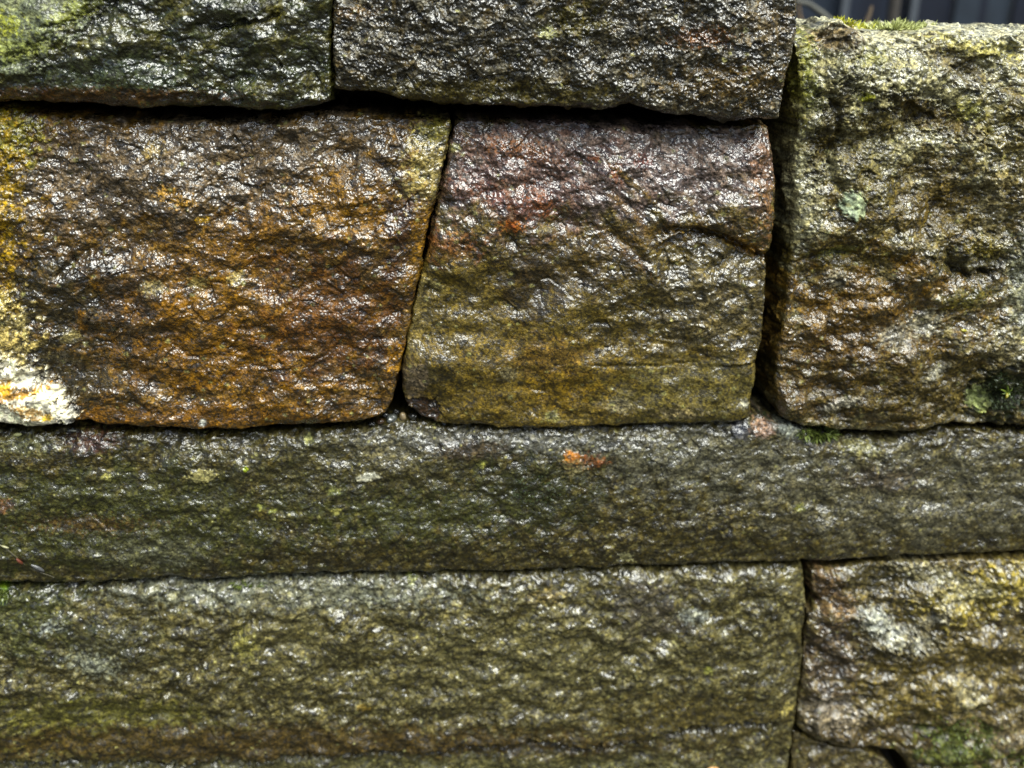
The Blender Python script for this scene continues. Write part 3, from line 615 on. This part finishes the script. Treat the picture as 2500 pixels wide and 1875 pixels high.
Gs = stone("wall_stone", "broad grey green stone across the bottom left with a brown ledge line along its foot",
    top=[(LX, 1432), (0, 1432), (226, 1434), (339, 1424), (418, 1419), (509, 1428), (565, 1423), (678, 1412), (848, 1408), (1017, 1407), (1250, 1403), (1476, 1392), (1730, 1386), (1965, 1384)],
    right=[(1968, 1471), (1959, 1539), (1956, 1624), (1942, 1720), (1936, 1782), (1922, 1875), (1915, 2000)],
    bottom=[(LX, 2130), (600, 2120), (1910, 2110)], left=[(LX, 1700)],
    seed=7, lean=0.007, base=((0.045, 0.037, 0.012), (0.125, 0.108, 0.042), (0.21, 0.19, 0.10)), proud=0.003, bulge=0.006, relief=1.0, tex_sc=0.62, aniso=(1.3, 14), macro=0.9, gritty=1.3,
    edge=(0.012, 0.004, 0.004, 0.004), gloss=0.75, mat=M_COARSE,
    patches=[dict(c=(700, 1445), r=(420, 36), col=(0.24, 0.25, 0.19), k=0.6, n=0.6), dict(c=(60, 1500), r=(120, 90), col=(0.05, 0.058, 0.018), k=0.7, n=0.8),  # pale band along the head: silvery sheen painted into the colour
             dict(c=(260, 1560), r=(130, 50), col=(0.04, 0.042, 0.02), k=0.6, n=0.8), dict(c=(230, 1760), r=(260, 70), col=(0.10, 0.095, 0.022), k=0.8, n=0.6, rel=0.6, gl=0.7),
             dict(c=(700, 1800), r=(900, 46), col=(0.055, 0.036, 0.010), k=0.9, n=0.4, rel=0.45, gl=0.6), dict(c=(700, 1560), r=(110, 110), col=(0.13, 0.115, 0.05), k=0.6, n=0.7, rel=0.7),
             dict(c=(600, 1565), r=(26, 34), rot=20, col=(0.27, 0.25, 0.08), k=0.8, n=0.7), dict(c=(1580, 1480), r=(90, 60), col=(0.075, 0.065, 0.055), k=0.6, n=0.8),
             dict(c=(1250, 1600), r=(300, 90), col=(0.15, 0.135, 0.06), k=0.5, n=0.8), dict(c=(1700, 1740), r=(230, 60), col=(0.07, 0.055, 0.016), k=0.8, n=0.6, rel=0.5),
             dict(c=(1690, 1495), r=(34, 14), col=(0.42, 0.44, 0.38), k=0.7, n=0.7), dict(c=(1722, 1620), r=(10, 9), col=(0.38, 0.38, 0.10), k=0.9, n=0.5),
             dict(c=(1915, 1717), r=(16, 12), col=(0.52, 0.44, 0.16), k=0.9, n=0.5), dict(c=(1005, 1418), r=(12, 12), col=(0.4, 0.42, 0.12), k=0.9, n=0.5), dict(c=(890, 1711), r=(14, 8), col=(0.36, 0.25, 0.06), k=0.9, n=0.6),
             dict(c=(240, 1610), r=(60, 26), rot=-12, col=(0.26, 0.27, 0.20), k=0.8, n=0.7, h=1.2), dict(c=(140, 1520), r=(30, 12), col=(0.30, 0.32, 0.28), k=0.8, n=0.8), dict(c=(3, 1440), r=(14, 30), col=(0.12, 0.19, 0.02), k=0.9, n=0.7),
             dict(c=(800, 1880), r=(1200, 40), col=(0.10, 0.095, 0.04), k=0.8, n=0.5, rel=0.7), dict(c=(1330, 1450), r=(40, 14), col=(0.26, 0.20, 0.08), k=0.6, n=0.8)],
    cracks=[dict(p=[(620, 1505), (540, 1570), (440, 1650), (400, 1690)], w=10, d=5.5, j=9), dict(p=[(825, 1640), (832, 1665)], w=7, d=2.4), dict(p=[(940, 1735), (1050, 1745), (1200, 1730)], w=8, d=1.6),
            dict(p=[(700, 1505), (620, 1508)], w=9, d=1.6),
            dict(p=[(-400, 1852), (0, 1853), (339, 1850), (621, 1850), (791, 1829), (989, 1827), (1130, 1812), (1250, 1808), (1306, 1801), (1402, 1813), (1532, 1805), (1645, 1779), (1758, 1766), (1880, 1760)], w=7, d=5, j=12)],
    ledges=[dict(p=[(-400, 1846), (0, 1847), (339, 1844), (621, 1844), (791, 1823), (989, 1821), (1130, 1806), (1250, 1802), (1306, 1795), (1402, 1807), (1532, 1799), (1645, 1773), (1758, 1760), (1960, 1752)], s=9.5, L=150, La=60, fx=120, j=12)])

Hs = stone("wall_stone", "brown stone in the lower right corner with a yellow streak and white flecks",
    top=[(1980, 1392), (2010, 1386), (2041, 1384), (2100, 1380), (2154, 1374), (2300, 1370), (2500, 1364), (RX, 1350)],
    right=[(RX, 1700)],
    bottom=[(1944, 1768), (1975, 1795), (2013, 1814), (2070, 1822), (2126, 1820), (2182, 1828), (2210, 1850), (2228, 1890), (2262, 1990), (2420, 2090), (RX, 2100)],
    left=[(1984, 1450), (2004, 1468), (1988, 1490), (1971, 1500), (1964, 1560), (1959, 1624), (1948, 1710)],
    seed=8, base=((0.07, 0.052, 0.020), (0.16, 0.125, 0.045), (0.24, 0.20, 0.11)), proud=0.002, bulge=0.005, relief=1.5, tex_sc=0.58, aniso=(1.3, 22), macro=1.5, gritty=1.4,
    edge=(0.005, 0.003, 0.003, 0.002), gloss=0.7, mat=M_COARSE,
    patches=[dict(c=(2400, 1440), r=(170, 50), rot=14, col=(0.36, 0.29, 0.07), k=0.8, n=0.7, h=3), dict(c=(2360, 1440), r=(70, 24), rot=10, col=(0.42, 0.38, 0.20), k=0.8, n=0.7, h=1),
             dict(c=(2130, 1505), r=(40, 26), rot=-20, col=(0.42, 0.43, 0.36), k=0.95, n=0.5, h=4), dict(c=(2200, 1550), r=(75, 26), rot=-5, col=(0.44, 0.44, 0.36), k=0.95, n=0.5, h=5),
             dict(c=(2260, 1500), r=(60, 14), rot=35, col=(0.40, 0.38, 0.30), k=0.9, n=0.6, h=3), dict(c=(2270, 1400), r=(80, 24), rot=-12, col=(0.36, 0.33, 0.20), k=0.8, n=0.7, h=2),
             dict(c=(2120, 1410), r=(110, 40), col=(0.06, 0.05, 0.016), k=0.8, n=0.7, h=-2), dict(c=(2150, 1580), r=(60, 20), col=(0.05, 0.04, 0.016), k=0.7, n=0.8, h=-3),
             dict(c=(2020, 1600), r=(60, 110), col=(0.075, 0.052, 0.034), k=0.75, n=0.7), dict(c=(2010, 1420), r=(36, 34), col=(0.18, 0.115, 0.06), k=0.8, n=0.8), dict(c=(2040, 1470), r=(40, 30), col=(0.18, 0.11, 0.05), k=0.7, n=0.7),
             dict(c=(2030, 1740), r=(70, 50), rot=-30, col=(0.32, 0.27, 0.20), k=0.75, n=0.7, h=2), dict(c=(2300, 1650), r=(170, 130), col=(0.17, 0.13, 0.035), k=0.6, n=0.8),
             dict(c=(2350, 1680), r=(30, 44), rot=35, col=(0.38, 0.34, 0.20), k=0.8, n=0.7), dict(c=(2150, 1790), r=(200, 30), col=(0.08, 0.055, 0.016), k=0.8, n=0.5), dict(c=(2440, 1780), r=(110, 40), col=(0.24, 0.19, 0.11), k=0.6, n=0.8),
             dict(c=(2330, 1820), r=(90, 60), col=(0.07, 0.10, 0.015), k=0.7, n=0.9, gl=0.3)],
    cracks=[dict(p=[(1985, 1460), (2000, 1475)], w=14, d=9, j=2), dict(p=[(2030, 1385), (2036, 1410), (2045, 1430)], w=7, d=3), dict(p=[(1968, 1560), (1975, 1610)], w=8, d=4)])

Is = stone("wall_stone", "small olive brown stone at the bottom edge beside a black hollow",
    top=[(1938, 1790), (1972, 1806), (2011, 1824), (2060, 1832), (2105, 1835), (2160, 1856), (2195, 1900)],
    right=[(2215, 1960)], bottom=[(1925, 2100), (2240, 2090)], left=[(1932, 1900)],
    seed=9, base=((0.06, 0.045, 0.018), (0.13, 0.105, 0.04), (0.20, 0.17, 0.09)), proud=-0.002, bulge=0.004, relief=1.1, gritty=1.2, mat=M_COARSE, gloss=0.7,
    edge=(0.003, 0.004, 0.004, 0.004))

# ------------------------------------------------------------------ unseen dark backing, added to stop light coming through the joints
def joint_light_block():
    pts = []
    nx, nz = 140, 90
    X = np.linspace(-0.85, 0.85, nx)[None].repeat(nz, 0); V = np.linspace(0, 1, nz)[:, None].repeat(nx, 1)
    xr = float(unproj(1900, 200)[0]); zE = float(unproj(2200, 50)[1]) - 0.05
    zb = 0.0
    top = np.where(X < xr, 1.62, zE)
    Z = zb + (top - zb) * V
    Y = 0.16 + fbm(X * 25, Z * 25, 300, 4) * 0.02
    idx = np.arange(nx * nz).reshape(nz, nx)
    q = np.stack([idx[:-1, :-1], idx[:-1, 1:], idx[1:, 1:], idx[1:, :-1]], -1).reshape(-1, 4)
    o = new_mesh("joint_light_block", np.stack([X, Y, Z], -1).reshape(-1, 3), q, simple_material("light_block_black", (0.012, 0.010, 0.007), 0.9))
    tag(o, "unseen black backing sheet added behind the stones to block light through the joints", "earth")
joint_light_block()

# ------------------------------------------------------------------ moss
def blade_mesh(name, roots, normals, length, width, mat, seed, droop=0.3, nseg=3, spread=0.8):
    rnd = random.Random(seed); vs = []; fs = []
    for p, n in zip(roots, normals):
        d = (n + Vector((rnd.gauss(0, 1), rnd.gauss(0, 1), rnd.gauss(0, 1))) * spread * 0.6).normalized()
        L = length * rnd.uniform(0.5, 1.25); w = width * rnd.uniform(0.7, 1.3)
        s = d.cross(Vector((rnd.gauss(0, 1), rnd.gauss(0, 1), rnd.gauss(0, 1)))).normalized()
        b = len(vs)
        for k in range(nseg + 1):
            t = k / nseg
            c = p + d * L * t - Vector((0, 0, 1)) * droop * L * t * t
            ww = w * math.sin(math.pi * min(0.97, 0.25 + 0.72 * t)) * 0.5
            vs.append(c - s * ww); vs.append(c + s * ww)
        for k in range(nseg):
            fs.append((b + 2 * k, b + 2 * k + 1, b + 2 * k + 3, b + 2 * k + 2))
    return new_mesh(name, np.array([tuple(v) for v in vs]), np.array(fs), mat)
M_MOSS_BRIGHT = simple_material("moss_bright", (0.75, 0.75, 0.06), 0.6, 0.5, 300)
M_MOSS_PALE = simple_material("moss_pale", (0.75, 0.80, 0.30), 0.7, 0.5, 300)
M_MOSS_DARK = simple_material("moss_dark", (0.13, 0.17, 0.02), 0.6, 0.6, 250, coat=0.3)
M_MOSS_DEEP = simple_material("moss_deep", (0.035, 0.055, 0.01), 0.6, 0.6, 250, coat=0.3)
def moss(label, seed, c, r, n, length, width, mat, nrm=(0, -1, 0.5), mname="moss_clump", depth=(0, 0.004), droop=0.2, group="moss clumps on the stones"):
    rnd = random.Random(seed * 77 + int(c[0])); roots = []; ns = []
    for i in range(n):
        a = rnd.uniform(0, 2 * math.pi); q = math.sqrt(rnd.random())
        px, py = c[0] + r[0] * q * math.cos(a), c[1] + r[1] * q * math.sin(a)
        p = on(seed, px, py, rnd.uniform(*depth)); roots.append(p)
        ns.append(Vector(nrm).normalized() * 1.0 + Vector((0.6 * q * math.cos(a), 0, -0.5 * q * math.sin(a))))
    o = blade_mesh(mname, roots, ns, length, width, mat, seed + int(c[1]), droop)
    # origin at its base
    tag(o, label, "moss", group)
    return o
def top_moss(label, x0, x1, n, length, width, mat, back=0.02, front=0.004, seed=5):
    """moss sitting on the rounded crest of the right-hand stone"""
    rnd = random.Random(int(x0)); roots = []; ns = []
    px0, TX, TY, TZ = CREST[seed]
    for i in range(n):
        t = min(1, max(0, rnd.gauss(0.5, 0.22))); j = int(np.argmin(np.abs(px0 - (x0 + t * (x1 - x0)))))
        k = int(np.argmax(TZ[:, j] - TY[:, j] * 0.02)); k = min(14, max(0, k + rnd.randint(-3, 5)))
        roots.append(Vector((float(TX[k, j]), float(TY[k, j]), float(TZ[k, j]) - 0.0005))); ns.append(Vector(((t - 0.5) * 1.2, -0.35, 1)))
    o = blade_mesh("moss_clump", roots, ns, length, width, mat, int(x1), 0.15)
    return tag(o, label, "moss", "moss clumps on the stones")
top_moss("tiny yellow green moss tuft on the crest, leftmost of the tufts there", 2086, 2122, 150, 0.0065, 0.0014, M_MOSS_BRIGHT)
top_moss("feathery pale green moss tuft, largest on the crest of the right hand stone", 2190, 2266, 620, 0.0085, 0.0014, M_MOSS_PALE)
top_moss("thin green moss fringe trailing to the right of the feathery tuft on the crest", 2262, 2325, 170, 0.005, 0.0013, M_MOSS_PALE)
top_moss("small yellow green moss sprig just left of the feathery tuft on the crest", 2164, 2196, 70, 0.0075, 0.0014, M_MOSS_BRIGHT)
moss("green moss cushion squeezed in the joint under the right hand stone", 6, (1995, 1058), (48, 14), 420, 0.006, 0.0016, M_MOSS_DARK, depth=(0.0, 0.004))
moss("dark moss lining the foot of the wide joint beside the pink patch", 6, (1858, 1014), (44, 8), 200, 0.0045, 0.0012, M_MOSS_DEEP, depth=(-0.004, 0.002))
moss("dark moss cushion in a hollow near the right edge, beside the frilly lichen", 5, (2448, 955), (48, 46), 420, 0.0035, 0.0016, M_MOSS_DEEP)
moss("bright green moss scattered over the lower right corner stone", 8, (2350, 1800), (80, 50), 300, 0.004, 0.0018, M_MOSS_DARK)
moss("moss at the very right end of the bottom edge", 8, (2490, 1860), (40, 30), 120, 0.004, 0.0018, M_MOSS_DARK)
moss("little green moss tuft in the joint below the long stone, left of centre", 7, (600, 1426), (44, 7), 230, 0.005, 0.0013, M_MOSS_DARK)
moss("dark green moss at the left edge of the photo above the bottom stone", 7, (8, 1440), (22, 26), 200, 0.005, 0.0013, M_MOSS_DARK)
moss("specks of dark moss on the middle of the long stone", 6, (1310, 1195), (60, 36), 200, 0.003, 0.0012, M_MOSS_DEEP)

# bright sprout in the dark moss
def leaf(name, label, cat, base, tip, width, mat, bend=0.0, thick=0.0006, n=10, group=None):
    base, tip = Vector(base), Vector(tip); d = tip - base
    s = d.cross(Vector((0, -1, 0.3))).normalized(); nrm = s.cross(d).normalized()
    if nrm.y > 0: nrm = -nrm
    vs = []; fs = []
    for k in range(n + 1):
        t = k / n; w = width * 0.5 * (math.sin(math.pi * (0.04 + 0.92 * t)) ** 0.7)
        c = base + d * t + nrm * bend * math.sin(math.pi * t)
        vs += [c - s * w + nrm * thick, c + nrm * thick * 2.2, c + s * w + nrm * thick, c + s * w * 0.9 - nrm * thick, c - s * w * 0.9 - nrm * thick]
    for k in range(n):
        for j in range(5):
            a = k * 5 + j; b = k * 5 + (j + 1) % 5
            fs.append((a, b, b + 5, a + 5))
    o = new_mesh(name, np.array([tuple(v) for v in vs]), np.array(fs), mat)
    return tag(o, label, cat, group)
M_YEL = simple_material("yellow_leaf", (0.45, 0.40, 0.02), 0.4, 0.25, 200, coat=0.4)
M_SPR = simple_material("sprout_green", (0.22, 0.32, 0.03), 0.45, 0.3, 200, coat=0.4)
spr = bpy.data.objects.new("seedling", None); scene.collection.objects.link(spr)
c0 = on(5, 2458, 958, 0.005); spr.location = c0
tag(spr, "tiny bright seedling with a yellow drooping leaf in the dark moss near the right edge", "seedling")
for (tx, ty, m, w) in ((2456, 972, M_YEL, 0.0032), (2440, 950, M_SPR, 0.0016), (2472, 946, M_SPR, 0.0016), (2466, 968, M_SPR, 0.0018), (2458, 940, M_SPR, 0.0016), (2444, 962, M_SPR, 0.0014)):
    lf = leaf("leaf", None, None, (0, 0, 0), on(5, tx, ty, 0.007) - c0, w, m, 0.001, n=6)
    lf.parent = spr
leaf("leaf_scrap", "tiny lemon yellow leaf scrap stuck on the right hand stone", "leaf", on(5, 2345, 806, 0.0012), on(5, 2359, 808, 0.0012), 0.0028, M_YEL, 0.0004)
leaf("leaf_scrap", "pale yellow oval leaf scrap lying at the left end of the long stone's top edge", "leaf", on(6, 34, 1062, 0.001), on(6, 54, 1060, 0.001), 0.0034, simple_material("cream_leaf", (0.50, 0.50, 0.20), 0.5, 0.2), 0.0004)
leaf("leaf_scrap", "white sliver of leaf on the long stone's top edge under the rust stone", "leaf", on(6, 168, 1050, 0.001), on(6, 188, 1052, 0.001), 0.0016, simple_material("white_leaf", (0.5, 0.5, 0.4), 0.5, 0.2), 0.0003)

# ------------------------------------------------------------------ twig with a red bud and a grey husk
def tube(path, radii, name, mat, sides=8, parent=None):
    vs = []; fs = []
    for k, (p, r) in enumerate(zip(path, radii)):
        a = path[max(0, k - 1)]; b = path[min(len(path) - 1, k + 1)]
        d = (Vector(b) - Vector(a)).normalized(); s = d.cross(Vector((0.13, -1, 0.2))).normalized(); t = d.cross(s)
        for j in range(sides):
            an = 2 * math.pi * j / sides; vs.append(tuple(Vector(p) + s * r * math.cos(an) + t * r * math.sin(an)))
    for k in range(len(path) - 1):
        for j in range(sides):
            fs.append((k * sides + j, k * sides + (j + 1) % sides, (k + 1) * sides + (j + 1) % sides, (k + 1) * sides + j))
    return new_mesh(name, np.array(vs), np.array(fs), mat, parent=parent)
tw = bpy.data.objects.new("twig", None); scene.collection.objects.link(tw)
tag(tw, "thin dry twig with a red bud on the left end of the long stone", "twig")
t0 = on(6, 56, 1372, 0.001); tw.location = t0
M_TWIG = simple_material("twig_bark", (0.11, 0.095, 0.045), 0.5, 0.4, 300, coat=0.3)
pth = [on(6, x, y, 0.0018) - t0 for x, y in ((-30, 1318), (0, 1331), (18, 1342), (40, 1360), (58, 1376), (80, 1390), (100, 1398), (118, 1404), (132, 1410))]
tube(pth, [0.0006] * 6 + [0.0005, 0.0004, 0.0003], "stem", M_TWIG, parent=tw)
bud = leaf("bud", None, None, on(6, 40, 1363, 0.0026) - t0, on(6, 56, 1376, 0.0026) - t0, 0.0030, simple_material("bud_red", (0.22, 0.06, 0.03), 0.35, 0.2, 200, coat=0.5), 0.0008); bud.parent = tw; bud["label"] = "red bud"
hk = leaf("husk", None, None, on(6, 76, 1378, 0.0024) - t0, on(6, 108, 1394, 0.0024) - t0, 0.0042, simple_material("husk_grey", (0.10, 0.10, 0.10), 0.4, 0.5, 500, coat=0.3), 0.0008); hk.parent = tw
sd = leaf("seed", None, None, on(6, 4, 1332, 0.0024) - t0, on(6, 22, 1338, 0.0024) - t0, 0.0020, simple_material("seed_cream", (0.40, 0.38, 0.2), 0.4, 0.2), 0.0006); sd.parent = tw

# ------------------------------------------------------------------ pebbles in the notch
def pebble(label, pos, size, mat, seed, cat="pebble", name="pebble"):
    n = 20; vs = []; fs = []
    for i in range(n + 1):
        th = math.pi * i / n
        for j in range(2 * n):
            ph = math.pi * j / n
            d = np.array([math.sin(th) * math.cos(ph), math.sin(th) * math.sin(ph), math.cos(th)])
            r = 1 + 0.22 * float(gn(np.array([d[0] * 1.3 + seed]), np.array([d[1] * 1.3 + d[2] * 0.9]), seed)[0]) + 0.10 * float(gn(np.array([d[0] * 3 + d[2] * 2]), np.array([d[1] * 3 - d[2]]), seed + 4)[0])
            vs.append(d * r * np.array(size) + np.array([0, 0, size[2] * 0.8]))
    for i in range(n):
        for j in range(2 * n):
            fs.append((i * 2 * n + j, (i + 1) * 2 * n + j, (i + 1) * 2 * n + (j + 1) % (2 * n), i * 2 * n + (j + 1) % (2 * n)))
    o = new_mesh(name, np.array(vs), np.array(fs), mat)
    o.location = pos; o.rotation_euler = (0, random.Random(seed).uniform(-.3, .3), random.Random(seed + 1).uniform(0, 3))
    return tag(o, label, cat, "pebbles in the notch at the foot of the rust stone" if cat == "pebble" else None)
M_PG = simple_material("pebble_grey", (0.10, 0.11, 0.10), 0.25, 0.5, 300, coat=1)
M_PT = simple_material("pebble_tan", (0.38, 0.28, 0.14), 0.3, 0.4, 300, coat=0.8)
M_PB = simple_material("pebble_brown", (0.09, 0.045, 0.02), 0.3, 0.5, 300, coat=1)
M_PK = simple_material("pebble_black", (0.02, 0.02, 0.017), 0.25, 0.5, 300, coat=1)
def ppos(px, py, y): x, z = unproj(px, py, y); return (float(x), y, float(z))
for px, py, s, mt, lb in ((957, 1030, (0.0055, 0.004, 0.0038), M_PG, "shiny grey pebble, the largest in the notch at the foot of the rust stone"),
                          (985, 1024, (0.003, 0.003, 0.0038), M_PT, "pale tan pebble standing in the notch between the two big stones"),
                          (930, 1034, (0.004, 0.003, 0.0024), M_PB, "flat brown pebble left of the shiny grey one"),
                          (942, 1020, (0.0035, 0.003, 0.0028), M_PK, "black pebble behind the shiny grey one"),
                          (968, 1012, (0.0030, 0.003, 0.0028), M_PK, "black pebble above the tan one, deep in the notch"),
                          (908, 1038, (0.0035, 0.003, 0.002), M_PK, "small black pebble at the left end of the notch"),
                          (1006, 1022, (0.0045, 0.003, 0.003), M_PK, "dark wet pebble right of the tan one, under the middle stone")):
    pebble(lb, ppos(px, py, 0.006 + (0.008 if py < 1022 else 0)), s, mt, int(px))
pebble("blurred orange pebble on the bottom edge of the photo", on(7, 1740, 1886, 0.002), (0.0075, 0.004, 0.004), simple_material("pebble_orange", (0.55, 0.30, 0.10), 0.5, 0.2), 55, "pebble chip", "pebble_chip")

# ------------------------------------------------------------------ behind the wall
def box(name, lo, hi, mat, parent=None, bev=0.0):
    import bmesh
    bm = bmesh.new(); bmesh.ops.create_cube(bm, size=1)
    for v in bm.verts:
        v.co = Vector([lo[i] + (v.co[i] + 0.5) * (hi[i] - lo[i]) for i in range(3)])
    if bev: bmesh.ops.bevel(bm, geom=bm.edges[:], offset=bev, segments=2, affect='EDGES')
    me = bpy.data.meshes.new(name); bm.to_mesh(me); bm.free(); me.materials.append(mat)
    o = bpy.data.objects.new(name, me); scene.collection.objects.link(o)
    if parent: o.parent = parent
    return o
gm = simple_material("ground_soil", (0.06, 0.055, 0.03), 0.9, 0.5, 6)
g = box("ground", (-150, -150, -0.3), (150, 150, 0), gm); tag(g, "grassy ground round the wall", kind="structure")
FY = 4.6
fence = bpy.data.objects.new("board_fence", None); scene.collection.objects.link(fence)
fence.location = (1.6, FY, 0); tag(fence, "dark slate blue board fence with pale posts standing well behind the wall", "fence")
tones = [(0.016, 0.026, 0.044), (0.009, 0.016, 0.034), (0.022, 0.033, 0.050), (0.005, 0.009, 0.022)]
TM = [simple_material("fence_paint_" + n, c, 0.75, 0.25, 8, spec=0.2) for n, c in zip(("slate", "navy", "pale", "dark"), tones)]
M_GALV = simple_material("fence_post_grey", (0.08, 0.095, 0.115), 0.5, 0.15, 8)
def fx(px): return float(unproj(px, 30, FY)[0]) - 1.6
marks = [(1700, 3), (1790, 1), (1860, 0), (1915, 0), (1990, 0), (2048, 2), (2062, 1), (2100, 3), (2150, 1), (2215, 3), (2228, 3), (2300, 3), (2332, 2), (2390, 3), (2412, 2), (2475, 3), (2520, 0), (2600, 1), (2680, 3), (2760, 2), (2850, 0)]
xs = [fx(m[0]) for m in marks]
for i in range(len(marks) - 1):
    yo = (0.0, 0.015, 0.03)[i % 3]
    box("board", (xs[i] - 0.001, yo, 0.05), (xs[i + 1] + 0.001, yo + 0.03, 2.1), TM[marks[i][1]], fence, 0.003)
for k in range(14):
    w = xs[0] - 0.14 * (k + 1); box("board", (w + 0.002, 0.01 * (k % 3), 0.05), (w + 0.138, 0.01 * (k % 3) + 0.03, 2.1), TM[(k * 7) % 4], fence, 0.003)
    w = xs[-1] + 0.14 * k; box("board", (w + 0.002, 0.01 * (k % 3), 0.05), (w + 0.138, 0.01 * (k % 3) + 0.03, 2.1), TM[(k * 5) % 4], fence, 0.003)
for px in (2052, 2219):
    x = fx(px); box("post", (x - 0.02, -0.06, 0.0), (x + 0.02, -0.02, 2.2), M_GALV, fence, 0.003)
# sapling stem and grass blades behind the wall
SY = 2.1
sx, sz = unproj(2172, 30, SY); sap = bpy.data.objects.new("sapling", None); scene.collection.objects.link(sap); sap.location = (float(sx), SY, 0)
tag(sap, "brown bare sapling stem behind the wall, blurred in front of the fence", "sapling")
rnd = random.Random(4)
tube([Vector((0.012 * math.sin(k * 0.7), 0, k * 0.11)) for k in range(22)], [0.030 - k * 0.001 for k in range(22)], "trunk", simple_material("sapling_bark", (0.04, 0.032, 0.024), 0.8, 0.4, 60), 14, sap)
for k in range(6):
    z0 = 1.5 + k * 0.1; s = 1 if k % 2 else -1
    tube([Vector((0, 0, z0)), Vector((s * 0.1, 0.02, z0 + 0.15)), Vector((s * 0.17, 0.03, z0 + 0.36))], [0.008, 0.005, 0.002], "branch", bpy.data.materials["sapling_bark"], 8, sap)
def grass_blade(label, pts, y, r, mat):
    P = [Vector((float(unproj(a, b, y)[0]), y, float(unproj(a, b, y)[1]))) for a, b in pts]
    root = Vector((P[0].x - 0.02, y + 0.02, 0.0))
    path = [root, root.lerp(P[0], 0.5)] + P
    o = tube([tuple(p) for p in path], [r * (1 - 0.75 * k / (len(path) - 1)) for k in range(len(path))], "grass_stem", mat, 8)
    return tag(o, label, "grass stem", "grass stems behind the wall")
M_G1 = simple_material("dry_grass", (0.14, 0.09, 0.04), 0.7, 0.3, 30)
M_G2 = simple_material("pale_grass", (0.09, 0.09, 0.07), 0.7, 0.3, 30)
grass_blade("straight tan grass stem rising behind the crest of the right hand stone", [(2108, 90), (2116, 50), (2124, 30), (2128, 14)], 0.9, 0.009, M_G1)
grass_blade("pale arching grass stem between the top stones and the fence", [(2060, 110), (2035, 60), (2005, 32), (1975, 10), (1940, 2), (1890, 6)], 1.2, 0.012, M_G2)
grass_blade("dark upright grass stem close to the edge of the silvery top stone", [(1968, 100), (1956, 60), (1950, 30), (1946, -20), (1950, -80)], 1.5, 0.010, M_G1)
